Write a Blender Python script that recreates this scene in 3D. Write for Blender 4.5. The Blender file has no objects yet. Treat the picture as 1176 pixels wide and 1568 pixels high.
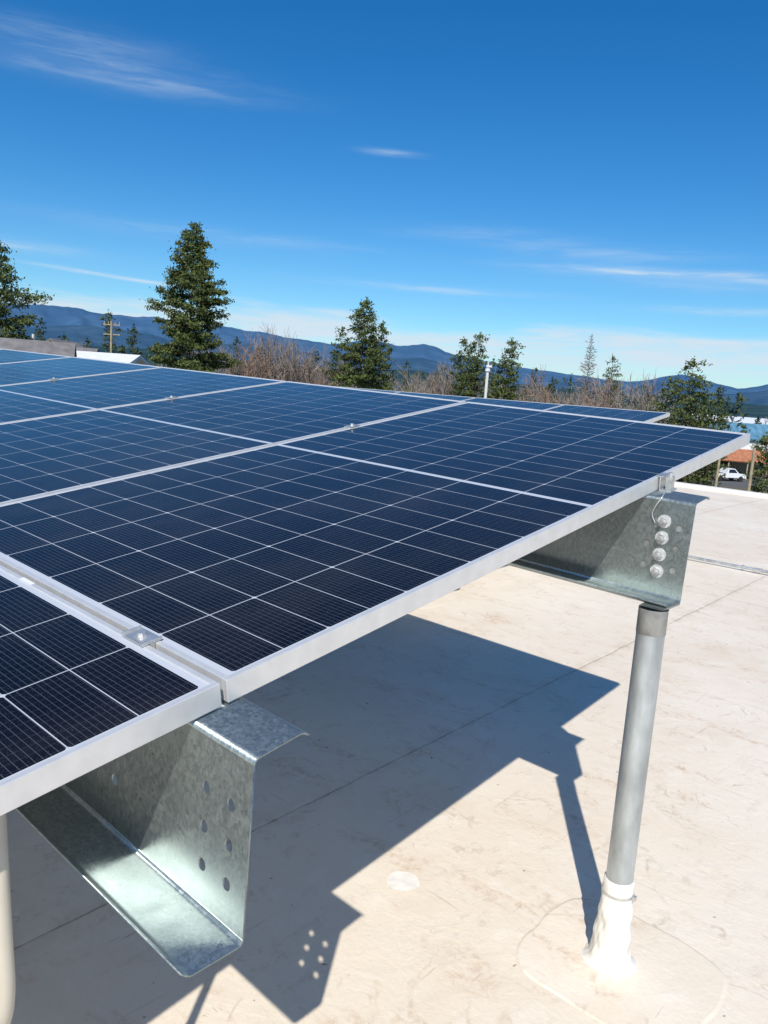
import bpy, bmesh, math, random
import numpy as np
from mathutils import Matrix, Vector
random.seed(4)
rng=np.random.default_rng(7)
S=bpy.context.scene
S.view_settings.view_transform='Standard'
S.view_settings.look='None'
S.view_settings.exposure=0
COL=S.collection
GZ=-8.0           # town ground level, roof is z=0
CAM=Vector((.815,-.625,1.455))
PZ=1.051          # height of the array's near corner

# ---------------------------------------------------------------- materials
def newmat(name):
    m=bpy.data.materials.new(name); m.use_nodes=True
    nt=m.node_tree; b=nt.nodes['Principled BSDF']
    return m,nt,b
def simple(name,col,rough=.6,metal=0.,var=.15,scale=8.,bump=0.,sc3=(1,1,1)):
    m,nt,b=newmat(name)
    b.inputs['Roughness'].default_value=rough
    b.inputs['Metallic'].default_value=metal
    tc=nt.nodes.new('ShaderNodeTexCoord')
    mp=nt.nodes.new('ShaderNodeMapping'); mp.inputs['Scale'].default_value=sc3
    n=nt.nodes.new('ShaderNodeTexNoise'); n.inputs['Scale'].default_value=scale; n.inputs['Detail'].default_value=6
    nt.links.new(tc.outputs['Object'],mp.inputs['Vector']); nt.links.new(mp.outputs[0],n.inputs['Vector'])
    r=nt.nodes.new('ShaderNodeValToRGB')
    r.color_ramp.elements[0].position=.34; r.color_ramp.elements[1].position=.66
    r.color_ramp.elements[0].color=(*[c*(1-var) for c in col],1)
    r.color_ramp.elements[1].color=(*[min(1,c*(1+var)) for c in col],1)
    nt.links.new(n.outputs['Fac'],r.inputs['Fac']); nt.links.new(r.outputs['Color'],b.inputs['Base Color'])
    if bump:
        bp=nt.nodes.new('ShaderNodeBump'); bp.inputs['Strength'].default_value=bump; bp.inputs['Distance'].default_value=.01
        nt.links.new(n.outputs['Fac'],bp.inputs['Height']); nt.links.new(bp.outputs['Normal'],b.inputs['Normal'])
    return m
class N:
    """tiny math-node helper"""
    def __init__(s,nt): s.nt=nt
    def m(s,op,a,b=None,c=None,clamp=False):
        n=s.nt.nodes.new('ShaderNodeMath'); n.operation=op; n.use_clamp=clamp
        for i,v in enumerate((a,b,c)):
            if v is None: continue
            if isinstance(v,(int,float)): n.inputs[i].default_value=v
            else: s.nt.links.new(v,n.inputs[i])
        return n.outputs[0]
    def mix(s,f,a,b,mode='MIX'):
        n=s.nt.nodes.new('ShaderNodeMix'); n.data_type='RGBA'; n.blend_type=mode
        if isinstance(f,(int,float)): n.inputs[0].default_value=f
        else: s.nt.links.new(f,n.inputs[0])
        for k,v in ((6,a),(7,b)):
            if isinstance(v,tuple): n.inputs[k].default_value=(*v,1)
            else: s.nt.links.new(v,n.inputs[k])
        return n.outputs[2]
    def noise(s,vec,scale,detail=6,rough=.5,dist=0.):
        n=s.nt.nodes.new('ShaderNodeTexNoise')
        n.inputs['Scale'].default_value=scale; n.inputs['Detail'].default_value=detail
        n.inputs['Roughness'].default_value=rough; n.inputs['Distortion'].default_value=dist
        s.nt.links.new(vec,n.inputs['Vector']); return n.outputs['Fac']
    def ramp(s,f,a,b):
        n=s.nt.nodes.new('ShaderNodeMapRange'); n.interpolation_type='SMOOTHSTEP'
        s.nt.links.new(f,n.inputs[0]); n.inputs[1].default_value=a; n.inputs[2].default_value=b
        return n.outputs[0]
    def scalevec(s,vec,sc,loc=(0,0,0),rot=(0,0,0)):
        n=s.nt.nodes.new('ShaderNodeMapping'); n.inputs['Scale'].default_value=sc
        n.inputs['Location'].default_value=loc; n.inputs['Rotation'].default_value=rot
        s.nt.links.new(vec,n.inputs['Vector']); return n.outputs[0]

# module size
W,L,T=1.134,2.094,.035
def cell_material():
    m,nt,b=newmat('solar_cells'); k=N(nt)
    uv=nt.nodes.new('ShaderNodeUVMap'); uv.uv_map='UVMap'
    sx=nt.nodes.new('ShaderNodeSeparateXYZ'); nt.links.new(uv.outputs[0],sx.inputs[0])
    u,v=sx.outputs[0],sx.outputs[1]
    pu,pv=.1845,.0925
    cu=k.m('SUBTRACT',u,(W-6*pu)/2)
    d=k.m('MINIMUM',v,k.m('SUBTRACT',L,v))
    cv=k.m('SUBTRACT',d,.0215)
    fu=k.m('PINGPONG',cu,pu/2)
    fv=k.m('PINGPONG',cv,pv/2)
    lu=k.m('LESS_THAN',fu,.0010)
    lv=k.m('LESS_THAN',fv,.0008)
    ou=k.m('MAXIMUM',k.m('LESS_THAN',cu,0.),k.m('GREATER_THAN',cu,pu*6))
    ov=k.m('MAXIMUM',k.m('LESS_THAN',cv,0.),k.m('GREATER_THAN',cv,pv*11))
    fv2=k.m('PINGPONG',cv,pv)
    dia=k.m('LESS_THAN',k.m('ADD',fu,fv2),.0055)
    line=k.m('MAXIMUM',k.m('MAXIMUM',k.m('MAXIMUM',lu,lv),dia),k.m('MAXIMUM',ou,ov))
    st=k.m('LESS_THAN',k.m('PINGPONG',k.m('ADD',cv,.0045),.0091/2),.00045)
    wi=k.m('LESS_THAN',k.m('PINGPONG',k.m('ADD',cu,.009),.0091),.0003)
    tc=nt.nodes.new('ShaderNodeTexCoord')
    nz=k.noise(tc.outputs['Object'],700,1)
    big=k.noise(tc.outputs['Object'],1.3,4)
    glint=k.ramp(nz,.68,.74)  # pale specks painted in for the sun's sparkle on the cell wires
    cell=k.mix(big,(.0022,.0023,.0045),(.0044,.0046,.0080))
    wn=nt.nodes.new('ShaderNodeTexWhiteNoise'); wn.noise_dimensions='2D'
    cb=nt.nodes.new('ShaderNodeCombineXYZ')
    nt.links.new(k.m('FLOOR',k.m('DIVIDE',cu,pu)),cb.inputs[0]); nt.links.new(k.m('FLOOR',k.m('DIVIDE',k.m('SUBTRACT',v,.0215),pv)),cb.inputs[1])
    nt.links.new(cb.outputs[0],wn.inputs[0])
    cell=k.mix(k.m('MULTIPLY',wn.outputs[0],.35),cell,(.008,.008,.013))
    c=k.mix(k.m('MULTIPLY',wi,.10),cell,(.35,.37,.42))
    c=k.mix(k.m('MULTIPLY',st,.19),c,(.33,.34,.38))
    c=k.mix(k.m('MULTIPLY',glint,.24),c,(.35,.35,.36))
    film=k.ramp(k.noise(k.scalevec(tc.outputs['Object'],(1,.35,1)),6,5,.6),.40,.75)
    c=k.mix(k.m('MULTIPLY',film,.022),c,(.5,.45,.38))
    c=k.mix(line,c,(.50,.53,.57))
    nt.links.new(c,b.inputs['Base Color'])
    b.inputs['IOR'].default_value=1.27
    b.inputs['Specular IOR Level'].default_value=.5
    r=k.ramp(big,.3,.7); nt.links.new(k.m('MULTIPLY_ADD',r,.06,.12),b.inputs['Roughness'])
    return m
def galv_material():
    m,nt,b=newmat('galvanized_steel'); k=N(nt)
    tc=nt.nodes.new('ShaderNodeTexCoord')
    def vor(sc):
        v=nt.nodes.new('ShaderNodeTexVoronoi'); v.inputs['Scale'].default_value=sc
        nt.links.new(k.scalevec(tc.outputs['Object'],(1,1,.6)),v.inputs['Vector'])
        s=nt.nodes.new('ShaderNodeSeparateColor'); nt.links.new(v.outputs['Color'],s.inputs[0]); return s
    s=vor(190); s2=vor(420)
    f=k.m('MULTIPLY_ADD',s.outputs[0],.55,k.m('MULTIPLY',s2.outputs[1],.45))
    n=k.noise(tc.outputs['Object'],7,5); n2=k.noise(k.scalevec(tc.outputs['Object'],(.6,6,6)),9,5)
    c=k.mix(f,(.22,.26,.258),(.38,.425,.415))
    c=k.mix(k.m('MULTIPLY',k.ramp(n,.5,.7),.25),c,(.21,.25,.245))
    c=k.mix(k.m('MULTIPLY',k.ramp(n2,.62,.74),.30),c,(.52,.54,.53))
    nt.links.new(c,b.inputs['Base Color'])
    b.inputs['Metallic'].default_value=.80
    nt.links.new(k.m('MULTIPLY_ADD',f,.16,.27),b.inputs['Roughness'])
    bp=nt.nodes.new('ShaderNodeBump'); bp.inputs['Strength'].default_value=.10; bp.inputs['Distance'].default_value=.002
    nt.links.new(f,bp.inputs['Height']); nt.links.new(bp.outputs['Normal'],b.inputs['Normal'])
    return m
def roof_material():
    m,nt,b=newmat('roof_membrane'); k=N(nt)
    tc=nt.nodes.new('ShaderNodeTexCoord'); o=tc.outputs['Object']
    n1=k.noise(o,.55,6,.55); n2=k.noise(o,2.3,7,.6,.4); n3=k.noise(o,9,6,.65,.6); n4=k.noise(o,70,3)
    c=k.mix(k.ramp(n1,.35,.65),(.79,.695,.56),(.85,.77,.65))
    c=k.mix(k.m('MULTIPLY',k.ramp(n2,.46,.72),.42),c,(.70,.56,.41))
    c=k.mix(k.m('MULTIPLY',k.ramp(n3,.52,.72),.40),c,(.88,.83,.74))
    c=k.mix(k.m('MULTIPLY',n4,.14),c,(.55,.44,.31))
    w=k.noise(o,1.9,5,.55,.7)
    ring=k.m('SUBTRACT',1.,k.ramp(k.m('ABSOLUTE',k.m('SUBTRACT',w,.52)),.0,.012))
    c=k.mix(k.m('MULTIPLY',k.m('MULTIPLY',ring,k.ramp(n3,.45,.64)),.36),c,(.42,.26,.14))
    gr=k.noise(o,38,5,.75,.4)
    sm=k.noise(k.scalevec(o,(1,2.6,1),rot=(0,0,.9)),3.2,6,.70,.5)
    c=k.mix(k.m('MULTIPLY',k.m('MULTIPLY',k.ramp(sm,.50,.70),k.ramp(gr,.40,.62)),.58),c,(.52,.35,.21))
    sm2=k.noise(k.scalevec(o,(2.8,1,1),rot=(0,0,.4),loc=(4,2,0)),5.,6,.70,.5)
    c=k.mix(k.m('MULTIPLY',k.m('MULTIPLY',k.ramp(sm2,.55,.74),k.ramp(gr,.35,.6)),.45),c,(.45,.34,.24))
    sp=k.noise(o,30,2)
    c=k.mix(k.m('MULTIPLY',k.ramp(sp,.735,.76),.65),c,(.22,.155,.10))
    scf=k.noise(k.scalevec(o,(1,24,1),rot=(0,0,-.5)),3.0,3,.5,.6)
    c=k.mix(k.m('MULTIPLY',k.ramp(scf,.70,.73),.36),c,(.34,.24,.16))
    scf=k.noise(k.scalevec(o,(26,1,1),rot=(0,0,.75),loc=(1,5,0)),2.4,3,.5,.8)
    c=k.mix(k.m('MULTIPLY',k.ramp(scf,.71,.74),.36),c,(.32,.22,.14))
    s=nt.nodes.new('ShaderNodeSeparateXYZ'); nt.links.new(k.scalevec(o,(1,1,1),rot=(0,0,-.03)),s.inputs[0])
    wob=k.m('MULTIPLY',k.m('SUBTRACT',n2,.5),.03)
    lap=k.m('PINGPONG',k.m('ADD',k.m('ADD',s.outputs[0],.98),wob),.93)
    lapl=k.m('LESS_THAN',lap,.0034)
    lap2=k.m('LESS_THAN',k.m('PINGPONG',k.m('ADD',k.m('ADD',s.outputs[1],.35),wob),3.05),.0034)
    c=k.mix(k.m('MULTIPLY',k.m('MAXIMUM',lapl,lap2),k.m('MULTIPLY_ADD',k.ramp(n3,.35,.6),.5,.30)),c,(.30,.22,.15))
    soil=k.m('SUBTRACT',1.,k.ramp(lap,.0,.07))
    c=k.mix(k.m('MULTIPLY',k.m('MULTIPLY',soil,k.ramp(n3,.4,.65)),.35),c,(.50,.37,.24))
    nt.links.new(c,b.inputs['Base Color']); b.inputs['Roughness'].default_value=.6
    h=k.m('ADD',k.m('MULTIPLY',n2,.50),k.m('MULTIPLY',n4,.05))
    h=k.m('ADD',h,k.m('MULTIPLY',k.ramp(lap,.0,.02),.10)); h=k.m('ADD',h,k.m('MULTIPLY',n3,.20))
    bp=nt.nodes.new('ShaderNodeBump'); bp.inputs['Strength'].default_value=.5; bp.inputs['Distance'].default_value=.03
    nt.links.new(h,bp.inputs['Height']); nt.links.new(bp.outputs['Normal'],b.inputs['Normal'])
    return m
def leaf_material(name,dark,light):
    m,nt,b=newmat(name); k=N(nt)
    g=nt.nodes.new('ShaderNodeNewGeometry')
    tc=nt.nodes.new('ShaderNodeTexCoord'); n=k.noise(tc.outputs['Object'],.7,2)
    f=k.m('ADD',k.m('MULTIPLY',g.outputs['Random Per Island'],.55),k.m('MULTIPLY',k.ramp(n,.35,.65),.45))
    nt.links.new(k.mix(f,dark,light),b.inputs['Base Color']); b.inputs['Roughness'].default_value=.7
    b.inputs['Specular IOR Level'].default_value=.25
    return m
M={}
M['cell']=cell_material(); M['galv']=galv_material(); M['roof']=roof_material()
M['alu']=simple('anodized_aluminium',(.70,.695,.68),.38,.4,.05,30)
M['bolt']=simple('zinc_bolt',(.62,.62,.60),.34,.7,.15,60)
M['boltw']=simple('hot_dip_bolt',(.64,.65,.64),.45,.45,.18,110,.3)
M['back']=simple('white_backsheet',(.6,.6,.6),.7,0,.05,3)
M['pipe']=simple('galvanized_pipe',(.46,.495,.50),.38,.65,.22,20,.12,(1,1,.4))
M['pipeold']=simple('weathered_pipe',(.35,.355,.34),.5,.55,.3,20,.3)
M['boot']=simple('white_pipe_boot',(.82,.785,.71),.5,0,.10,14,.7,(1,1,.35))
M['patch']=simple('membrane_patch',(.82,.78,.70),.5,0,.08,25,.3)
M['curb']=simple('roof_edge_metal',(.80,.76,.68),.5,0,.08,2)
M['beige']=simple('beige_conduit',(.50,.46,.38),.45,0,.08,10)
M['wall']=simple('stucco_wall',(.45,.42,.36),.8,0,.1,1)
M['bark']=simple('bark',(.10,.065,.045),.9,0,.4,3)
M['needle']=leaf_material('pine_needles',(.022,.040,.012),(.140,.170,.048))
M['needle2']=leaf_material('fir_needles',(.018,.034,.018),(.075,.108,.044))
M['twig']=leaf_material('bare_twigs',(.15,.10,.078),(.36,.25,.185))
M['twig2']=leaf_material('grey_twigs',(.15,.125,.11),(.33,.28,.24))
M['brush']=leaf_material('brush_twigs',(.09,.07,.045),(.25,.20,.13))
M['lightleaf']=leaf_material('budding_leaves',(.10,.12,.03),(.22,.24,.07))
M['white']=simple('white_paint',(.75,.76,.77),.4,0,.04,2)
M['dark']=simple('dark_glass',(.02,.024,.03),.15,0,.1,2)
M['rubber']=simple('rubber',(.02,.02,.02),.8,0,.1,5)
M['orange']=simple('rusty_shingles',(.40,.16,.08),.85,0,.25,2)
M['bluer']=simple('blue_metal_roofing',(.11,.25,.35),.45,0,.22,1.2,0,(1,.05,1))
M['shing']=simple('grey_shingles',(.16,.15,.15),.9,0,.2,2)
M['wood']=simple('weathered_wood',(.34,.28,.18),.85,0,.2,3)
M['lampg']=simple('lamp_pole_paint',(.62,.62,.60),.5,0,.05,3)
M['asph']=simple('asphalt',(.10,.10,.10),.9,0,.15,.4)

# ---------------------------------------------------------------- mesh helpers
def mesh(name,verts,faces,mat,parent=None,smooth=False):
    me=bpy.data.meshes.new(name)
    me.from_pydata([tuple(v) for v in verts],[],[tuple(f) for f in faces]); me.update()
    for m in (mat if isinstance(mat,list) else [mat]): me.materials.append(m)
    if smooth:
        for p in me.polygons: p.use_smooth=True
    o=bpy.data.objects.new(name,me); COL.objects.link(o)
    if parent: o.parent=parent
    return o
def empty(name,mat=None):
    e=bpy.data.objects.new(name,None); COL.objects.link(e); e.empty_display_size=.3
    if mat is not None: e.matrix_world=mat
    return e
class B:
    def __init__(s): s.v=[]; s.f=[]
    def box(s,x0,x1,y0,y1,z0,z1,M4=None):
        n=len(s.v)
        p=[(x0,y0,z0),(x1,y0,z0),(x1,y1,z0),(x0,y1,z0),(x0,y0,z1),(x1,y0,z1),(x1,y1,z1),(x0,y1,z1)]
        if M4: p=[tuple(M4@Vector(q)) for q in p]
        s.v+=p; s.f+=[tuple(n+i for i in f) for f in ((0,3,2,1),(4,5,6,7),(0,1,5,4),(1,2,6,5),(2,3,7,6),(3,0,4,7))]
        return s
    def cyl(s,p0,p1,r0,r1=None,n=12,cap=True):
        r1=r0 if r1 is None else r1
        p0=Vector(p0);p1=Vector(p1); d=(p1-p0).normalized()
        a=d.orthogonal().normalized(); b=d.cross(a); k=len(s.v)
        for p,r in ((p0,r0),(p1,r1)):
            for i in range(n):
                t=2*math.pi*i/n; s.v.append(tuple(p+a*math.cos(t)*r+b*math.sin(t)*r))
        for i in range(n):
            j=(i+1)%n; s.f.append((k+i,k+j,k+n+j,k+n+i))
        if cap: s.f.append(tuple(k+n+i for i in range(n))); s.f.append(tuple(k+n-1-i for i in range(n)))
        return s
    def lathe(s,c,prof,n=40,wob=None):
        k=len(s.v); m=len(prof)
        for z,r in prof:
            for i in range(n):
                t=2*math.pi*i/n; rr=r*(1+(wob(t,z) if wob else 0))
                s.v.append((c[0]+rr*math.cos(t),c[1]+rr*math.sin(t),c[2]+z))
        for a in range(m-1):
            for i in range(n):
                j=(i+1)%n; s.f.append((k+a*n+i,k+a*n+j,k+a*n+n+j,k+a*n+n+i))
        return s
    def tube(s,pts,r,n=12):
        pts=[Vector(p) for p in pts]; k=len(s.v)
        for i,p in enumerate(pts):
            d=(pts[min(i+1,len(pts)-1)]-pts[max(i-1,0)]).normalized()
            a=d.cross(Vector((.9,.1,.2))).normalized(); b=d.cross(a)
            for j in range(n):
                t=2*math.pi*j/n; s.v.append(tuple(p+a*math.cos(t)*r+b*math.sin(t)*r))
        for i in range(len(pts)-1):
            for j in range(n):
                q=(j+1)%n; s.f.append((k+i*n+j,k+i*n+q,k+i*n+n+q,k+i*n+n+j))
        return s
    def make(s,name,mat,parent=None,smooth=False,bevel=0):
        o=mesh(name,s.v,s.f,mat,parent,smooth)
        if bevel:
            md=o.modifiers.new('b','BEVEL'); md.width=bevel; md.segments=2; md.limit_method='ANGLE'
        return o
def catmull(P,n=10):
    P=[Vector(p) for p in P]; P=[P[0]*2-P[1]]+P+[P[-1]*2-P[-2]]; out=[]
    for i in range(1,len(P)-2):
        for t in np.linspace(0,1,n,endpoint=False):
            a,b,c,d=P[i-1:i+3]
            out.append(.5*((2*b)+(c-a)*t+(2*a-5*b+4*c-d)*t*t+(3*b-a-3*c+d)*t**3))
    out.append(P[-2]); return out

# ---------------------------------------------------------------- solar arrays
tilt=.1643; ca=math.sqrt(1-tilt**2)
def frame_matrix(org,slope=-.0297):
    Xl=Vector((.99955,.0049,slope)).normalized()
    Yl=Vector((0,ca,tilt)); Yl=(Yl-Xl*Yl.dot(Xl)).normalized(); Zl=Xl.cross(Yl)
    m=Matrix.Identity(4)
    for i,a in enumerate((Xl,Yl,Zl)):
        for j in range(3): m[j][i]=a[j]
    m.translation=org; return m
PITCH=W+.012
def array(name,org,cols,rows,clamps,detail=True,slope=-.0297):
    root=empty(name,frame_matrix(org,slope))
    fr=B(); gv=[];gf=[];guv=[]; bk=B()
    for y0 in rows:
        for c in range(cols):
            x1=-c*PITCH; x0=x1-W; y1=y0+L; lip=.0092
            fr.box(x0,x0+lip,y0,y1,-T,0); fr.box(x1-lip,x1,y0,y1,-T,0)
            fr.box(x0+lip,x1-lip,y0,y0+lip,-T,0); fr.box(x0+lip,x1-lip,y1-lip,y1,-T,0)
            n=len(gv); a,b_,z=x0+lip,x1-lip,-.0018
            gv+=[(a,y0+lip,z),(b_,y0+lip,z),(b_,y1-lip,z),(a,y1-lip,z)]
            gf.append((n,n+1,n+2,n+3)); guv+=[(lip,lip),(W-lip,lip),(W-lip,L-lip),(lip,L-lip)]
            bk.box(a,b_,y0+lip,y1-lip,-.009,-.0045)
    o=fr.make('module_frames',M['alu'],root,bevel=.0009 if detail else 0)
    g=mesh('glass_and_cells',gv,gf,M['cell'],root)
    ul=g.data.uv_layers.new(name='UVMap')
    for i,l in enumerate(g.data.loops): ul.data[i].uv=guv[l.vertex_index]
    bk.make('backsheets',M['back'],root)
    cl=B()
    for (x,y,kind) in clamps:
        if kind=='row':
            cl.box(x-.030,x+.030,y-.017,y+.017,.001,.0038); cl.box(x-.030,x+.030,y-.004,y+.004,-.03,.001)
            cl.cyl((x,y,.0038),(x,y,.0105),.0072,n=6); cl.cyl((x,y,.0038),(x,y,.0052),.0105,n=16)
            cl.box(x-.030,x-.0275,y-.017,y+.017,.0038,.0065); cl.box(x+.0275,x+.030,y-.017,y+.017,.0038,.0065)
        elif kind=='col':
            cl.box(x-.016,x+.016,y-.025,y+.025,.001,.004); cl.box(x-.0045,x+.0045,y-.025,y+.025,-.03,.001)
            cl.cyl((x,y,.004),(x,y,.011),.007,n=6)
        else:
            cl.box(x-.008,x+.012,y-.020,y+.020,.001,.0045); cl.box(x+.002,x+.006,y-.020,y+.020,-.036,.001)
            cl.box(x+.006,x+.035,y-.020,y+.020,-.0365,-.0325); cl.box(x+.016,x+.030,y-.012,y+.012,-.0325,.002)
            cl.cyl((x+.022,y,.002),(x+.022,y,.012),.007,n=6)
    cl.make('module_clamps',M['bolt'],root,bevel=.0005)
    return root
clamps=[(-.205,-.009,'row'),(-.90,-.009,'row'),(0.002,1.40,'end')]
for c in range(1,10):
    x=-c*PITCH+.006
    clamps.append((x,1.40,'col')); clamps.append((x,-.70,'col')); clamps.append((x-.2,-.009,'row'))
arr=array('solar_panel_array',Vector((0,0,PZ)),10,[-.004,-.0145-L],clamps)
lb=B(); lb.box(-.60,-.555,-.0235,-.0150,.0,.0006); lb.make('module_label',M['white'],arr)
array('solar_panel_array',Vector((-2.2,2.70,.728)),16,[0,L+.025],[(-c*PITCH+.006,3.5,'col') for c in range(1,16)],False,-.006)
# ---------------------------------------------------------------- Z purlins
def purlin(org,length,holes,name='steel_purlin',slope=-.0297):
    m=Matrix.Identity(4)
    X=Vector((1,0,slope)).normalized(); Y=Vector((0,1,0)); Z=X.cross(Y)
    for i,a in enumerate((X,Y,Z)):
        for j in range(3): m[j][i]=a[j]
    m.translation=org
    root=empty(name,m); H=.256; r=.008
    cu=bpy.data.curves.new('web','CURVE'); cu.dimensions='2D'; cu.fill_mode='BOTH'; cu.extrude=.00125
    def spl(pts):
        s=cu.splines.new('POLY'); s.points.add(len(pts)-1)
        for p,q in zip(s.points,pts): p.co=(q[0],q[1],0,1)
        s.use_cyclic_u=True
    spl([(-length,-H+r),(.1234,-H+r),(.1234,-r),(-length,-r)])
    for x,z,rad in holes:
        spl([(x+rad*math.cos(t),z+rad*1.12*math.sin(t)) for t in np.linspace(0,2*math.pi,20,endpoint=False)])
    tmp=bpy.data.objects.new('tmp',cu); COL.objects.link(tmp)
    dg=bpy.context.evaluated_depsgraph_get(); me=bpy.data.meshes.new_from_object(tmp.evaluated_get(dg))
    bpy.data.objects.remove(tmp)
    me.transform(Matrix.Rotation(math.pi/2,4,'X')); me.materials.clear(); me.materials.append(M['galv'])
    o=bpy.data.objects.new('web',me); COL.objects.link(o); o.parent=root
    u=Vector((math.cos(math.radians(9.46)),math.sin(math.radians(9.46))))
    def bez(a,b,c,n=6):
        return [a*(1-t)**2+b*2*t*(1-t)+c*t*t for t in np.linspace(0,1,n)]
    V2=lambda a,b: Vector((a,b))
    top=bez(V2(0,-r),V2(0,0),u*r)+[u*.03,u*.074]+bez(u*.074,u*.080,u*.080+V2(.010,-.007),4)[1:]
    bot=bez(V2(0,-H+r),V2(0,-H),V2(-r,-H))+[V2(-.03,-H),V2(-.076,-H)]+bez(V2(-.076,-H),V2(-.082,-H),V2(-.093,-H+.012),4)[1:]
    for nm,pr in (('top_flange',top),('bottom_flange',bot)):
        vs=[];fs=[]
        for x in (-length,-1.,.1234):
            vs+=[(x,p[0],p[1]) for p in pr]
        n=len(pr)
        for k in range(2):
            for i in range(n-1): fs.append((k*n+i,k*n+i+1,k*n+n+i+1,k*n+n+i))
        f=mesh(nm,vs,fs,M['galv'],root,True); s=f.modifiers.new('s','SOLIDIFY'); s.thickness=.0026; s.offset=0
    return root
near_holes=[(x,z,.0082) for x in (.030,.084) for z in (-.078,-.134,-.190)]+[(-.20,-.09,.009),(-.20,-.17,.009),(-.26,-.13,.009)]
P1=purlin(Vector((0,-.05,PZ-.050)),11.6,near_holes)
far_holes=[(.092,z,.0085) for z in (-.068,-.122,-.178)]+[(.014,z,.0085) for z in (-.122,-.178)]+[(-.33,-.10,.012)]
P2=purlin(Vector((0,1.315,PZ+.181)),11.6,far_holes)
bl=B(); bh=B()
for i,z in enumerate((-.058,-.101,-.145,-.189)):
    bl.cyl((.052,-.0013,z),(.052,-.0038,z),.0172,n=24)
    bh.cyl((.052,-.0038,z),(.052,-.0115,z),.0105,n=6)
    bh.cyl((.052,-.0115,z),(.052,-.022,z),.0050,n=10)
bl.make('washers',M['boltw'],P2); bh.make('splice_bolts',M['bolt'],P2)
wr=B(); wr.tube(catmull([(.035,.02,.02),(.040,-.012,.002),(.028,-.014,-.022),(.020,-.008,-.045),(.030,-.006,-.066)]),.0017,8)
wr.make('ground_wire',M['bolt'],P2,True)
pl=B(); pl.box(.0,.10,.0016,.0066,-.256+.012,-.03); pl.make('mount_plate',M['pipeold'],P2)
for yy in (.9,3.2):
    purlin(Vector((-2.3,2.70+yy*ca,.728+yy*tilt-.045)),18.,[],slope=-.006)
# ---------------------------------------------------------------- posts
def post(x,y,ztop,boot=True):
    e=empty('support_post'); e.location=(x,y,0)
    r=.0345
    b=B(); b.lathe((0,0,0),[(.0,r),(ztop-.065,r)],40); b.make('pipe',M['pipe'],e,True)
    b=B(); b.lathe((0,0,0),[(ztop-.065,r),(ztop-.064,r+.0012),(ztop-.001,r+.0012)],40); b.make('pipe_sleeve',M['pipeold'],e,True)
    b=B(); b.box(-.03,.03,-.01,.09,ztop-.001,ztop+.004); b.make('cap_plate',M['galv'],e)
    if boot:
        def wob(t,z):
            a=1 if z<.19 else .2
            return a*(.050*math.sin(2*t+z*22+.6)+.032*math.sin(5*t-z*40)+.014*math.sin(9*t+z*80)+.008*math.sin(17*t-z*120))
        zs=np.linspace(.018,.190,34)
        prof=[(.002,.070),(.006,.062),(.012,.056)]+[(z,.0505-.008*((z-.018)/.172)**.8+.0015*math.sin(z*95)) for z in zs]+[(.200,.0385),(.208,.0405),(.216,.0385),(.238,.0385),(.240,.0348)]
        b=B(); b.lathe((0,0,0),prof,110,wob)
        b.make('pipe_boot',M['boot'],e,True)
        b=B(); b.lathe((0,0,0),[(.199,.0395),(.199,.0412),(.207,.0412),(.207,.0395)],40); b.box(.038,.050,-.005,.005,.198,.209)
        b.make('hose_clamp',M['bolt'],e)
        pts=[]
        for i in range(96):
            t=2*math.pi*i/96; c,s=math.cos(t),math.sin(t); q=(abs(c)**4+abs(s)**4)**(-1/4)*(1+.012*math.sin(5*t)+.008*math.sin(11*t))
            pts.append((.24*q*c+.03,.22*q*s))
        vs=[(p[0],p[1],.0003) for p in pts]+[(p[0]*.965,p[1]*.965,.0028) for p in pts]
        fs=[(i,(i+1)%96,96+(i+1)%96,96+i) for i in range(96)]+[tuple(96+i for i in range(96))]
        mesh('skirt_patch',vs,fs,M['roof'],e)
    return e
post(.087,1.222,PZ+.181-.262)
for px in (-3.3,-6.9,-10.4):
    post(px,1.27,PZ+.181-.262-.0297*px); post(px,-.09,PZ-.050-.262-.0297*px)
for px in (-2.6,-6.5,-10.5,-14.5,-18.5):
    post(px,2.70+.9*ca-.03,.728+.9*tilt-.045-.262-.006*(px+2.3)); post(px,2.70+3.2*ca-.03,.728+3.2*tilt-.045-.262-.006*(px+2.3))
cd=B(); cd.tube(catmull([(-.070,-.28,.98),(-.070,-.275,.86),(-.073,-.27,.76),(-.078,-.265,.68),(-.10,-.262,.62),(-.14,-.26,.575),(-.22,-.25,.55)],10),.0105,16)
cd.make('flexible_conduit',M['beige'],None,True)

# ---------------------------------------------------------------- roof building
RX0,RX1,RY0,RY1=-42,14,-14,14.35
rb=empty('flat_roof_building')
rf=mesh('roof_surface',[(RX0,RY0,0),(RX1,RY0,0),(RX1,RY1,0),(RX0,RY1,0)],[(0,1,2,3)],M['roof'],rb)
w=B(); w.box(RX0+.01,RX1-.01,RY0+.01,RY1-.01,GZ,-.02); w.make('walls',M['wall'],rb)
c=B()
c.box(RX0-.1,RX1+.1,RY1-.12,RY1+.1,-.25,.07); c.box(RX0-.1,RX1+.1,RY0-.1,RY0+.12,-.25,.07)
c.box(RX0-.1,RX0+.12,RY0+.12,RY1-.12,-.25,.068); c.box(RX1-.12,RX1+.1,RY0+.12,RY1-.12,-.25,.068)
c.make('edge_curb',M['curb'],rb,bevel=.01)
vs=[(.050*math.cos(t)*(1+.03*math.sin(3*t)+.02*math.sin(5*t)),.050*math.sin(t)*(1+.03*math.cos(4*t)),.0025) for t in np.linspace(0,2*math.pi,48,endpoint=False)]
pt=mesh('roof_patch',vs,[tuple(range(48))],M['patch'],None); pt.location=(-.50,1.06,0)
cn=empty('roof_conduit')
b=B(); b.cyl((-14,7.03,.035),(9,7.0,.035),.0135,n=14); b.make('conduit_pipe',M['pipe'],cn,True)
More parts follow.
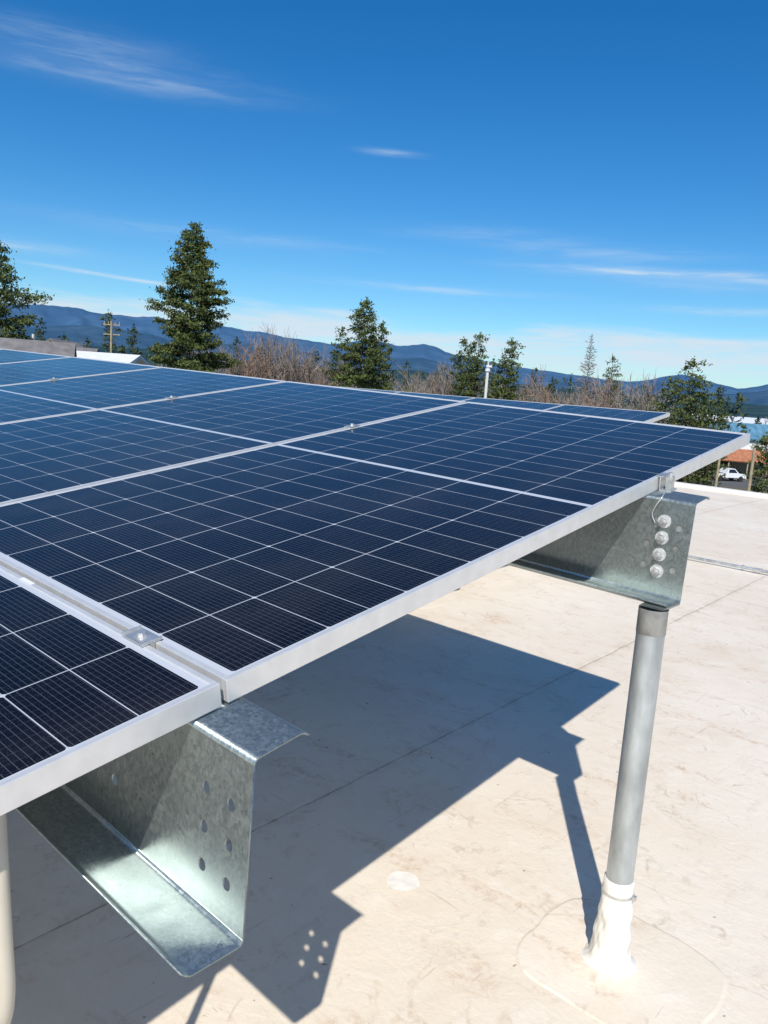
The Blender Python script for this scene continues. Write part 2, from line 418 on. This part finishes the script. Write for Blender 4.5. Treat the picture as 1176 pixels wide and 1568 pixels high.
b=B()
for x in (-1.27,1.8,-4.3,-7.3): b.cyl((x-.035,7.015,.035),(x+.035,7.015,.035),.0185,n=14); 
for x in (-1.12,-1.40): b.cyl((x-.008,7.015,.035),(x+.008,7.015,.035),.022,n=8)
for x in (-5.2,-3.,.3,2.5): b.box(x-.05,x+.05,6.95,7.08,.001,.021)
b.make('couplings_and_blocks',M['bolt'],cn)

# ---------------------------------------------------------------- far setting
def pos(off,D):
    a=math.radians(-41.56+off); return (CAM.x+D*math.sin(a),CAM.y+D*math.cos(a))
def ground_mat():
    m,nt,b=newmat('valley_ground'); k=N(nt)
    tc=nt.nodes.new('ShaderNodeTexCoord'); o=tc.outputs['Object']
    n1=k.noise(o,.004,8); n2=k.noise(o,.05,8,.6); n3=k.noise(o,.8,6)
    c=k.mix(k.ramp(n1,.4,.6),(.13,.115,.06),(.07,.085,.035))
    c=k.mix(k.m('MULTIPLY',k.ramp(n2,.45,.65),.7),c,(.16,.125,.08))
    c=k.mix(k.m('MULTIPLY',n3,.4),c,(.08,.07,.04))
    nt.links.new(c,b.inputs['Base Color']); b.inputs['Roughness'].default_value=.95
    return m
GM=ground_mat()
mesh('ground',[(-16000,-16000,GZ),(16000,-16000,GZ),(16000,16000,GZ),(-16000,16000,GZ)],[(0,1,2,3)],GM)
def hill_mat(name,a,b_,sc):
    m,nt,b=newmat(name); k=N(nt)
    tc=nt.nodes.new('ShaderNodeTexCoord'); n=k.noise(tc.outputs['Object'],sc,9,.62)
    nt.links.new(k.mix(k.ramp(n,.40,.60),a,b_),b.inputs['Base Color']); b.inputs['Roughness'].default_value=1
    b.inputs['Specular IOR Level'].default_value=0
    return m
ridge=[(-60,60),(-50,75),(-42,66),(-34,84),(-30,80),(-26.5,88),(-24.6,90),(-22,92),(-20.4,85),(-18.3,86),(-16.8,88),(-14.5,82),(-12.6,86),(-10.2,80),(-8,75),(-6.4,72),(-4.6,68),(-3,76),(-1.9,81),(.5,76),(1.9,79),(4.5,65),(6,60),(8.4,54),(11.7,46),(14,43),(16.6,40),(18.4,49),(19.9,56),(21.6,47),(23.6,41),(25.3,49),(30,55),(36,42),(44,60),(52,50),(60,64)]
def hills(name,D,ridge,scale,mat,depth,seed,z0=GZ,rough=3.0,amp=.55):
    r=np.random.default_rng(seed); xs=[p[0] for p in ridge]; ys=[p[1] for p in ridge]
    n=900; offs=np.linspace(-60,60,n)
    base=np.interp(offs,xs,ys)*scale
    nz=np.zeros(n)
    for f,a in ((40,1.),(90,.7),(200,.5),(400,.4)):
        nz+=a*np.interp(np.linspace(0,f,n),np.arange(f+1),r.uniform(-1,1,f+1))
    base=base+nz*rough*.5
    rows=26; vs=[];fs=[]
    ph=r.uniform(0,6,8)
    for j in range(rows):
        t=j/(rows-1)
        for i,o in enumerate(offs):
            dd=D-depth*(1-t)
            prof=t**.85
            q=i*.78
            gul=1+amp*(.26*math.sin(q*.11+ph[0]+t*3)*(1-t)+.20*math.sin(q*.29+ph[1]-t*5)*(1-t)+.12*math.sin(q*.53+ph[2]+t*9)*(1-t)+.10*nz[(i+j*9)%n]*(1-t))
            h=base[i]/1250*D*prof*gul if j<rows-1 else base[i]/1250*D
            x,y=pos(o,dd); vs.append((x,y,z0+(h if j else -5)))
    for j in range(rows-1):
        for i in range(n-1): fs.append((j*n+i,j*n+i+1,(j+1)*n+i+1,(j+1)*n+i))
    return mesh(name,vs,fs,mat,None,True)
hills('mountain_ridge',9000,ridge,.95,hill_mat('far_mountain_forest_haze',(.045,.112,.215),(.062,.138,.250),.0016),3500,3)  # blue of the distance haze is put into the forest's base colour
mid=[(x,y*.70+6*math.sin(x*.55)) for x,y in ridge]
hills('middle_hills',7000,mid,.94,hill_mat('mid_mountain_forest_haze',(.034,.086,.155),(.052,.110,.182),.002),2200,5)  # thinner distance haze, likewise painted into the base colour
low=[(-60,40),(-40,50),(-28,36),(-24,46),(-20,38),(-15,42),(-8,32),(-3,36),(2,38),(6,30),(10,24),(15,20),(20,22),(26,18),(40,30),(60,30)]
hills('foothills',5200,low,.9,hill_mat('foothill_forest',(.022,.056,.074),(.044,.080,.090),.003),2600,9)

# --- foliage generators
def quads(cen,size,r,upb=0.):
    n=len(cen)
    a=r.normal(size=(n,3)); a[:,2]+=upb; a/=np.linalg.norm(a,axis=1)[:,None]
    b=r.normal(size=(n,3)); b-=a*(a*b).sum(1)[:,None]; b/=np.linalg.norm(b,axis=1)[:,None]
    s=size*r.uniform(.6,1.4,(n,1))
    v=np.stack([cen-a*s,cen+b*s*.42,cen+a*s,cen-b*s*.42],1).reshape(-1,3)
    return v
def addseg(V,F,p0,p1,r0,r1,k=4):
    d=np.array(p1)-np.array(p0); l=np.linalg.norm(d)
    if l<1e-6: return
    d/=l; a=np.cross(d,[.31,.2,.93]); a/=np.linalg.norm(a); b=np.cross(d,a); n=len(V)
    for p,r in ((p0,r0),(p1,r1)):
        for i in range(k):
            t=2*math.pi*i/k; V.append(tuple(np.array(p)+a*math.cos(t)*r+b*math.sin(t)*r))
    for i in range(k):
        j=(i+1)%k; F.append((n+i,n+j,n+k+j,n+k+i))
def conifer_parts(H,Wd,base,nb,clump,perc,seed,prof='pine',q=.16,lean=0.):
    r=np.random.default_rng(seed); V=[];F=[]
    tp=[np.array([lean*H*t*t+.01*H*math.sin(t*5+seed),.008*H*math.sin(t*4+2*seed),H*t]) for t in np.linspace(0,1,9)]
    r0=H*.016
    for i in range(8): addseg(V,F,tp[i],tp[i+1],r0*(1-i/8.2),r0*(1-(i+1)/8.2),7)
    cen=[]
    def axis(z): 
        t=min(z/H,1)*8; i=min(int(t),7); return tp[i]*(1-(t-i))+tp[i+1]*(t-i)
    sect=r.uniform(.80,1.12,14)
    for k in range(nb):
        t=(k+r.uniform(0,1))/nb
        z=H*(base+(1-base)*t)
        if prof=='pine': pr=(1-t**2.1)**.85*(.75+.25*min(1,t*3.5))*.98+.05
        else: pr=(1-t)**.9
        az=k*2.4+r.uniform(-.5,.5); ln=Wd/2*max(pr,.05)*r.uniform(.58,1.18)*sect[int(t*13.9)]
        rise=(-.25+.75*t+r.uniform(-.2,.2)) if prof=='pine' else (-.35+.5*t)
        o=axis(z); d=np.array([math.cos(az),math.sin(az),rise*(.7 if t>.8 else 1)]); e=o+d*ln
        addseg(V,F,o,e,max(.012*H*(1-t)*.35,.02),.012,3)
        m=max(1,int(round(ln/clump*1.6)))
        for c in range(m):
            f=.25+.75*(c+1)/m
            side=np.array([-math.sin(az),math.cos(az),0])*r.normal()*clump*.55
            p=o+d*ln*f+side+np.array([0,0,r.uniform(-.1,.3)*clump])
            nn=int(perc*r.uniform(.5,1.3))
            cs=clump*r.uniform(.7,1.15)
            cen.append(p+r.normal(size=(nn,3))*np.array([cs*.38,cs*.38,cs*.20]))
    nt=int(perc*1.5); cen.append(axis(H)+r.normal(size=(nt,3))*np.array([.12,.12,.35])*clump)
    return V,F,quads(np.concatenate(cen) if perc else np.zeros((0,3)),q,r,.5)
def finish(name,V,F,Q,mats,loc,rot=0):
    n=len(V); nq=len(Q)//4
    verts=np.concatenate([np.array(V).reshape(-1,3),Q]) if nq else np.array(V)
    faces=list(F)+[(n+4*i,n+4*i+1,n+4*i+2,n+4*i+3) for i in range(nq)]
    o=mesh(name,verts.tolist(),faces,mats)
    mi=np.zeros(len(faces),dtype=np.int32); mi[len(F):]=1
    o.data.polygons.foreach_set('material_index',mi)
    o.location=loc; o.rotation_euler=(0,0,rot); return o
def conifer(name,off,D,topz,Wd,base=.18,nb=90,clump=.75,perc=16,seed=1,prof='pine',q=.16,mat='needle',lean=0.):
    x,y=pos(off,D); V,F,Q=conifer_parts(topz-GZ,Wd,base,nb,clump,perc,seed,prof,q,lean)
    return finish(name,V,F,Q,[M['bark'],M[mat]],(x,y,GZ))
def zt(D,px,off): return CAM.z+D*px/(1205/math.cos(math.radians(off)))
conifer('pine_tree',-14.6,70,zt(70,217,-14.6),7.7,.20,250,.60,40,11,q=.125)
conifer('pine_tree',-26.9,60,zt(60,176,-26.5),7.2,.22,140,.60,34,5,q=.12)
conifer('pine_tree',-2.4,80,zt(80,128,-2.6),5.6,.2,140,.60,34,21,q=.13)
conifer('pine_tree',-1.1,84,zt(84,94,-1.5),4.8,.15,100,.6,30,22,q=.13)
conifer('pine_tree',-3.9,86,zt(86,84,-3.6),4.4,.15,90,.6,28,23,q=.13)
conifer('pine_tree',5.0,85,zt(85,80,5.6),4.4,.2,90,.60,28,31,q=.13)
conifer('pine_tree',6.1,83,zt(83,90,6.1),3.8,.22,90,.6,28,32,q=.13)
conifer('pine_tree',8.2,84,zt(84,84,8.1),4.1,.2,110,.6,30,33,q=.13)
conifer('pine_tree',15.3,90,zt(90,70,15.2),2.7,.35,44,.5,24,41,q=.12)
conifer('pine_tree',20.7,62,zt(62,72,20.7),3.9,.2,90,.55,30,51,q=.11)
conifer('pine_tree',19.2,64,zt(64,42,19.2),3.6,.15,70,.55,28,52,q=.11)
conifer('pine_tree',22.3,60,zt(60,32,22.2),2.9,.15,70,.5,26,53,q=.11)
conifer('pine_tree',25.9,100,zt(100,-22,25.2),4.2,.1,50,.6,24,54,q=.15)
for i,(o,D,px,w_) in enumerate([(10.2,130,44,4.5),(11.3,125,32,4.5),(12.6,120,36,4),(.9,140,42,4.5),(-5.6,120,48,4),(-9.6,130,44,4),(-22.6,120,44,5),(-21.3,125,40,5),(-25.2,115,48,4),(17.6,115,30,4),(21.5,90,20,4),(23.0,150,10,5),(7.2,120,52,4),(3.4,130,38,4.2)]):
    conifer('fir_tree',o,D,zt(D,px,o),w_,.06,50,.8,16,70+i,'fir',.2,'needle2')
conifer('fir_tree',-24.2,110,zt(110,64,-24.2),4.4,.1,70,.7,18,61,'fir',.18,'needle2')
conifer('fir_tree',-19.9,95,zt(95,84,-19.9),4.0,.1,80,.7,18,62,'fir',.17,'needle2')
conifer('fir_tree',-18.2,95,zt(95,64,-18.2),4.6,.05,80,.7,18,63,'fir',.17,'needle2')
conifer('fir_tree',-11.3,110,zt(110,60,-11.5),2.8,.1,60,.6,14,64,'fir',.18,'needle2')
def bare_parts(H,spread,seed,depth=5,nchild=3,twig=.012):
    r=np.random.default_rng(seed); V=[];F=[]
    def grow(p,d,l,rad,lev):
        q=p+d*l; addseg(V,F,p,q,rad,rad*.68,3 if lev>1 else 5)
        if lev>=depth: return
        for c in range(nchild+(1 if lev==0 else 0)):
            nd=d+r.normal(size=3)*spread*(.8+.12*lev); nd[2]+=.12; nd/=np.linalg.norm(nd)
            grow(p+d*l*r.uniform(.55,1.),nd,l*r.uniform(.62,.86),max(rad*.60,twig),lev+1)
    grow(np.zeros(3),np.array([r.normal()*.05,r.normal()*.05,1.]),H*.27,H*.014,0)
    A=np.array(V); A[:,2]*=H/A[:,2].max(); 
    return [tuple(v) for v in A],F
def bare(name,off,D,topz,seed,spread=.38,mat='twig',depth=5,twig=.016,squash=1.):
    x,y=pos(off,D); V,F=bare_parts(topz-GZ,spread,seed,depth,3,twig)
    if squash!=1: V=[(v[0]*squash,v[1]*squash,v[2]) for v in V]
    o=mesh(name,V,F,M[mat]); o.location=(x,y,GZ); return o
def larch(off,D,topz,Wd,seed):
    r=np.random.default_rng(seed); H=topz-GZ; V=[];F=[]
    for i in range(8): addseg(V,F,(0,0,H*i/8),(0,0,H*(i+1)/8),H*.009*(1-i/8.5),H*.009*(1-(i+1)/8.5),6)
    for k in range(230):
        t=(k+.5)/230; z=H*(.28+.71*t); az=k*2.4; ln=Wd/2*(1-t)**.55*r.uniform(.45,1.1)
        d=np.array([math.cos(az),math.sin(az),r.uniform(-.05,.5)]); o=np.array([0,0,z]); e=o+d*ln
        addseg(V,F,o,e,.028,.016,3)
        for s in range(6):
            f=r.uniform(.25,1); dd=d+r.normal(size=3)*.6; addseg(V,F,o+d*ln*f,o+d*ln*f+dd*ln*.28,.018,.012,3)
    o=mesh('larch_tree',V,F,M['twig2']); x,y=pos(off,D); o.location=(x,y,GZ)
larch(13.75,80,zt(80,106,13.7),3.4,3)
for i,(o,D,px,mt) in enumerate([(-11.4,85,60,'twig2'),(-10.6,82,78,'twig'),(-9.9,88,66,'twig'),(-9.2,86,74,'twig2'),(-8.6,84,88,'twig2'),(-7.7,88,68,'twig'),(-7.1,86,58,'twig2'),(-6.6,85,80,'twig2'),(-5.9,85,66,'twig'),(-5.1,92,54,'twig2'),
        (1.7,100,46,'twig2'),(2.5,95,52,'twig2'),(3.3,97,44,'twig'),(4.0,95,56,'twig2'),(9.6,90,42,'twig2'),(10.6,90,48,'twig'),(12.2,80,54,'twig'),(12.9,72,42,'twig2'),(14.6,75,54,'twig'),(15.6,78,58,'twig2'),(16.3,74,48,'twig2'),(17.4,70,62,'twig2'),(18.3,72,58,'twig2'),(-22.3,110,48,'twig2'),(-21.2,105,44,'twig'),(-12.3,100,58,'twig2')]):
    bare('bare_tree',o,D,zt(D,px,o),100+i,.42,mt,5,.020,.95)
def treeline():
    r=np.random.default_rng(77); QN=[];VT=[]
    for i in range(330):
        o=r.uniform(-55,55); D=r.uniform(130,520)
        x,y=pos(o,D); hcap=CAM.z-GZ+D*(.014+.012*r.uniform()-.00012*o)
        H=min(r.uniform(7,19),hcap)
        if r.uniform()<.6:
            v,f,q=conifer_parts(H,H*.30,.05,22,1.3,7,int(r.integers(1e6)),'fir',.45+D*.0008)
            q=q+np.array([x,y,GZ]); QN.append(q)
        else:
            n=130; c=r.normal(size=(n,3)); c/=np.linalg.norm(c,axis=1)[:,None]; c*=r.uniform(.3,1,(n,1))**.5
            c=c*np.array([H*.30,H*.30,H*.42])+np.array([x,y,GZ+H*.56])
            s=r.normal(size=(n,3))*.35+np.array([0,0,1]); s/=np.linalg.norm(s,axis=1)[:,None]
            b=np.cross(s,r.normal(size=(n,3))); b/=np.linalg.norm(b,axis=1)[:,None]
            l=r.uniform(.7,1.6,(n,1)); w=.05+D*.00022
            VT.append(np.stack([c-s*l-b*w,c-s*l+b*w,c+s*l+b*w*.3,c+s*l-b*w*.3],1).reshape(-1,3))
    A=np.concatenate(QN)
    Bq=np.concatenate(VT); allv=np.concatenate([A,Bq]); nq=len(allv)//4
    fs=np.arange(nq*4).reshape(-1,4).tolist()
    o=mesh('distant_trees',allv.tolist(),fs,[M['needle2'],M['twig2']])
    mi=np.zeros(nq,dtype=np.int32); mi[len(A)//4:]=1; o.data.polygons.foreach_set('material_index',mi)
treeline()
def brush(name,rows,mat,seed,wd=.03):
    r=np.random.default_rng(seed); out=[]
    for (o,D,H,R,n) in rows:
        x,y=pos(o,D)
        c=r.normal(size=(n,3)); c/=np.linalg.norm(c,axis=1)[:,None]; c*=r.uniform(.1,1,(n,1))**.6
        c[:,2]=abs(c[:,2]); c=c*np.array([R,R,H*.85])+np.array([x,y,GZ])
        s=r.normal(size=(n,3))*.75+np.array([0,0,1]); s/=np.linalg.norm(s,axis=1)[:,None]
        b=np.cross(s,r.normal(size=(n,3))); b/=np.linalg.norm(b,axis=1)[:,None]
        l=r.uniform(.25,.8,(n,1))*H*.09
        out.append(np.stack([c-s*l-b*wd,c-s*l+b*wd,c+s*l+b*wd*.3,c+s*l-b*wd*.3],1).reshape(-1,3))
    A=np.concatenate(out); return mesh(name,A.tolist(),np.arange(len(A)).reshape(-1,4).tolist(),M[mat])
rr=random.Random(3)
brush('brush_thicket',[(rr.uniform(9,21.5),rr.uniform(50,95),rr.uniform(6,9.5),rr.uniform(2,3.5),1000) for _ in range(30)]+
      [(rr.uniform(19,23.2),rr.uniform(34,60),rr.uniform(3,5.0),rr.uniform(1.2,2.2),900) for _ in range(12)],'brush',5)
brush('brush_thicket',[(rr.uniform(-30,8),rr.uniform(95,130),rr.uniform(7.5,11),rr.uniform(2.5,4),600) for _ in range(40)],'twig2',6,.045)
brush('budding_shrub',[(1.2,90,11.5,1.6,1300),(-20.9,100,10,2,800)],'lightleaf',8,.06)

# --- buildings
def house(name,off,D,w,d,eave,ridge_h,rotdeg,wall,roof,windows=3):
    x,y=pos(off,D); e=empty(name); e.location=(x,y,GZ); e.rotation_euler=(0,0,math.radians(rotdeg))
    b=B(); b.box(-w/2,w/2,-d/2,d/2,0,eave); 
    n=len(b.v); b.v+=[(-w/2,-d/2,eave),(-w/2,d/2,eave),(-w/2,0,ridge_h-.05),(w/2,-d/2,eave),(w/2,d/2,eave),(w/2,0,ridge_h-.05)]
    b.f+=[(n,n+2,n+1),(n+3,n+4,n+5)]; b.make('walls',wall,e)
    r=B(); o=.5; sl=(ridge_h-eave)/(d/2)
    r.v=[(-w/2-o,-d/2-o,eave-o*sl),(w/2+o,-d/2-o,eave-o*sl),(w/2+o,0,ridge_h),(-w/2-o,0,ridge_h),(-w/2-o,d/2+o,eave-o*sl),(w/2+o,d/2+o,eave-o*sl)]
    r.f=[(0,1,2,3),(3,2,5,4)]; ro=r.make('roof',roof,e); s=ro.modifiers.new('s','SOLIDIFY'); s.thickness=.2
    g=B()
    for i in range(windows):
        cx=-w/2+w*(i+.5)/windows
        for z in ([1.0] if eave<4.5 else [1.0,eave-2.]):
            g.box(cx-.6,cx+.6,-d/2-.03,-d/2+.02,z,z+1.2); g.box(cx-.6,cx+.6,d/2-.02,d/2+.03,z,z+1.2)
    g.make('windows',M['dark'],e); 
    b=B(); b.box(-.5,.5,-d/2-.05,-d/2-.031,0,2.1); b.make('door',M['wood'],e)
    return e
house('blue_roof_warehouse',26.9,190,34,16,4.4,7.6,38,M['white'],M['bluer'],6)
house('tan_warehouse',25.5,330,60,22,6.5,8.4,40,M['wall'],M['white'],9)
house('white_house',-27.5,52,9,7,8.6,10.9,60,M['white'],M['shing'])
house('white_house',-22.7,80,6,5,10.4,11.9,135,M['white'],M['shing'])
house('white_house',-20.0,62,4,4,10.1,10.7,40,M['white'],M['white'])
house('grey_house',-25.3,75,12,8,9.0,11.2,45,M['wall'],M['shing'])
house('tan_house',18.0,120,14,9,5.0,7.4,30,M['wall'],M['shing'])
x,y=pos(23.9,128); cp=empty('carport'); cp.location=(x,y,GZ); cp.rotation_euler=(0,0,math.radians(30))
b=B(); b.v=[(-4.2,-3.4,2.7),(4.2,-3.4,2.7),(4.2,.4,4.3),(-4.2,.4,4.3),(-4.2,4,2.7),(4.2,4,2.7)]; b.f=[(0,1,2,3),(3,2,5,4)]
ro=b.make('roof',M['orange'],cp); s=ro.modifiers.new('s','SOLIDIFY'); s.thickness=.18
b=B()
for xx in (-3.9,-1.3,1.3,3.9):
    b.box(xx-.08,xx+.08,-3.1,-2.94,0,2.75)
b.box(-4,4,3.6,3.8,0,2.7); b.box(-4,-3.85,0,3.6,0,2.7); b.make('posts_and_back_wall',M['wood'],cp)
def pickup(off,D,rot,paint):
    x,y=pos(off,D); e=empty('pickup_truck'); e.location=(x,y,GZ+.02); e.rotation_euler=(0,0,math.radians(rot))
    prof=[(-2.7,.55),(-2.7,1.05),(-.7,1.10),(-.62,1.12),(-.35,1.75),(.75,1.78),(1.35,1.15),(2.5,1.05),(2.7,.85),(2.7,.5)]
    vs=[];hw=.95
    for sgn in (-1,1):
        for (a,z) in prof: vs.append((a,sgn*(hw if z<1.3 else .74),z))
    n=len(prof); fs=[tuple(range(n-1,-1,-1)),tuple(range(n,2*n))]+[(i,(i+1)%n,n+(i+1)%n,n+i) for i in range(n)]
    mesh('body',vs,fs,paint,e)
    g=B()
    for sgn in (-1,1):
        k=len(g.v); yy=lambda z:sgn*(.97-(z-1.15)*.33)
        for (a,z) in [(-.45,1.2),(-.25,1.68),(.68,1.70),(1.12,1.2)]: g.v.append((a,yy(z),z))
        g.f.append((k,k+1,k+2,k+3))
    k=len(g.v); g.v+=[(.84,-.66,1.72),(.84,.66,1.72),(1.34,.80,1.2),(1.34,-.80,1.2)]; g.f.append((k,k+1,k+2,k+3))
    g.make('windows',M['dark'],e)
    bb=B(); bb.box(-2.6,-.75,-.8,.8,1.085,1.115); bb.make('bed',M['rubber'],e)
    w=B()
    for a in (-1.75,1.75):
        for sgn in (-1,1): w.cyl((a,sgn*.98,.38),(a,sgn*.74,.38),.38,n=18)
    w.make('wheels',M['rubber'],e)
pickup(23.55,120,60,M['white'])
x,y=pos(24,125); pk=mesh('parking_lot',[(-22,-14,0),(30,-14,0),(30,9,0),(-22,9,0)],[(0,1,2,3)],M['asph']); pk.location=(x,y,GZ+.006); pk.rotation_euler=(0,0,math.radians(30))
def pole(name,off,D,ztop,r,mat,arm=0,head=False):
    x,y=pos(off,D); e=empty(name); e.location=(x,y,GZ)
    b=B(); b.cyl((0,0,0),(0,0,ztop-GZ),r*1.15,r*.85,n=14); b.make('shaft',mat,e,False)
    if arm:
        a=B()
        for dz in (.35,1.3): a.box(-arm/2,arm/2,-.06+r,.06+r,ztop-GZ-dz-.1,ztop-GZ-dz)
        for q in (-.45,-.2,.2,.45): a.cyl((arm*q,r,ztop-GZ-.35),(arm*q,r,ztop-GZ-.1),.05,n=8)
        a.make('crossarms',M['wood'],e)
    if head:
        a=B(); a.cyl((0,0,ztop-GZ),(0,0,ztop-GZ+.28),r*.5,r*.4,n=10); a.cyl((0,0,ztop-GZ-.12),(0,0,ztop-GZ),r*1.5,r*1.3,n=14); a.box(-r,r*2.2,-.05,.05,ztop-GZ+.05,ztop-GZ+.14)
        a.make('fixture',M['lampg'],e)
    e.rotation_euler=(0,0,math.radians(40)); return e
pole('lamp_post',6.75,34,zt(34,42,6.8),.075,M['lampg'],0,True)
pole('utility_pole',-19.75,85,zt(85,74,-19.75),.12,M['wood'],1.7)
pole('utility_pole',-24.6,70,zt(70,46,-24.6),.12,M['lampg'],0)
pole('wooden_pole',23.0,58,zt(58,-68,23.0),.10,M['wood'])
pole('wooden_pole',25.05,52,zt(52,-50,25.0),.10,M['wood'])

# ---------------------------------------------------------------- world, sun, camera
sun_dir=Vector((.833,-1.149,1.395)).normalized()
elev=math.asin(sun_dir.z); azim=math.atan2(sun_dir.x,sun_dir.y)
wd=bpy.data.worlds.new('World'); S.world=wd; wd.use_nodes=True
wd.cycles.sampling_method='MANUAL'; wd.cycles.sample_map_resolution=256
nt=wd.node_tree; k=N(nt); bg=nt.nodes['Background']
sky=nt.nodes.new('ShaderNodeTexSky'); sky.sky_type='NISHITA'; sky.sun_disc=False
sky.sun_elevation=elev; sky.sun_rotation=azim; sky.altitude=300; sky.air_density=1.0; sky.dust_density=.3; sky.ozone_density=3.0
hsv=nt.nodes.new('ShaderNodeHueSaturation'); hsv.inputs['Saturation'].default_value=1.38; hsv.inputs['Value'].default_value=1.05
nt.links.new(sky.outputs[0],hsv.inputs['Color'])
tinted=k.mix(1.,hsv.outputs[0],(.74,1.03,1.16),'MULTIPLY')
tc=nt.nodes.new('ShaderNodeTexCoord'); g=tc.outputs['Generated']
sp=nt.nodes.new('ShaderNodeSeparateXYZ'); nt.links.new(g,sp.inputs[0])
el=k.m('MULTIPLY',k.m('ARCSINE',sp.outputs[2]),57.2958)
az=k.m('ADD',k.m('MULTIPLY',k.m('ARCTAN2',sp.outputs[0],sp.outputs[1]),57.2958),41.56)
fine=k.noise(k.scalevec(g,(3,3,30)),3.2,7,.60,.35)
med=k.noise(k.scalevec(g,(1,1,9),loc=(2,1,0)),3.5,5,.6,.3)
wisps=k.ramp(fine,.38,.70)
def streak(a0,e0,sa,se,slope,amp):
    da=k.m('SUBTRACT',az,a0); de=k.m('SUBTRACT',k.m('SUBTRACT',el,e0),k.m('MULTIPLY',da,slope))
    q=k.m('ADD',k.m('POWER',k.m('ABSOLUTE',k.m('DIVIDE',da,sa)),2.),k.m('POWER',k.m('ABSOLUTE',k.m('DIVIDE',de,se)),2.))
    return k.m('MULTIPLY',k.m('EXPONENT',k.m('MULTIPLY',q,-1.)),amp)
tot=None
for s_ in [(-20,18.4,8,.8,.0,.34),(-23,19.8,6,.6,.03,.20),(-1.2,15.8,1.8,.20,-.03,.38),(17.5,8.9,7,.32,-.03,.72),(22,8.4,8,.5,-.02,.44),(14,10.1,6,.5,-.03,.26),(6,11.,6,.5,0,.16),(-19.5,6.2,4.2,.12,-.05,1.2),(-13,9.5,9,.5,0,.20),(2,7.2,7,.22,-.01,.4),(22,6.6,5,.25,0,.5),(-26,7.4,4,.35,0,.4)]:
    v=streak(*s_); tot=v if tot is None else k.m('ADD',tot,v)
tot=k.m('MULTIPLY',tot,k.m('MULTIPLY_ADD',wisps,.8,.28))
bn=k.m('SUBTRACT',1.,k.ramp(k.m('ADD',el,k.m('MULTIPLY',k.m('SUBTRACT',med,.5),4.5)),4.0,5.4))
lowfade=k.m('MULTIPLY_ADD',k.ramp(el,1.6,3.6),.45,.50)
bank=k.m('MULTIPLY',k.m('MULTIPLY',bn,lowfade),k.m('MULTIPLY_ADD',k.ramp(fine,.32,.62),.52,.40))
hz=k.m('MULTIPLY',k.m('SUBTRACT',1.,k.ramp(el,0.,14.)),.06)
cov=k.m('MINIMUM',k.m('ADD',k.m('ADD',tot,bank),hz),.93)
lp=k.mix(cov,tinted,(6.7,7.8,8.8))
nt.links.new(lp,bg.inputs['Color']); bg.inputs['Strength'].default_value=.10
sl=bpy.data.lights.new('sun','SUN'); sl.energy=5.0; sl.angle=math.radians(.53); sl.color=(1,.95,.87)
so=bpy.data.objects.new('sun',sl); COL.objects.link(so); so.rotation_euler=sun_dir.to_track_quat('Z','Y').to_euler(); so.location=(0,0,30)

cam=bpy.data.cameras.new('camera'); co=bpy.data.objects.new('camera',cam); COL.objects.link(co)
r=Vector((.7391,.6698,.0687)).normalized(); f=Vector((-.6552,.739,-.1557)).normalized()
f=(f-r*f.dot(r)).normalized(); u=r.cross(f)
mw=Matrix.Identity(4)
for j in range(3): mw[j][0]=r[j]; mw[j][1]=u[j]; mw[j][2]=-f[j]
mw.translation=CAM; co.matrix_world=mw
cam.sensor_fit='VERTICAL'; cam.sensor_height=24; cam.lens=24*1190/1568
cam.clip_start=.02; cam.clip_end=40000
S.camera=co
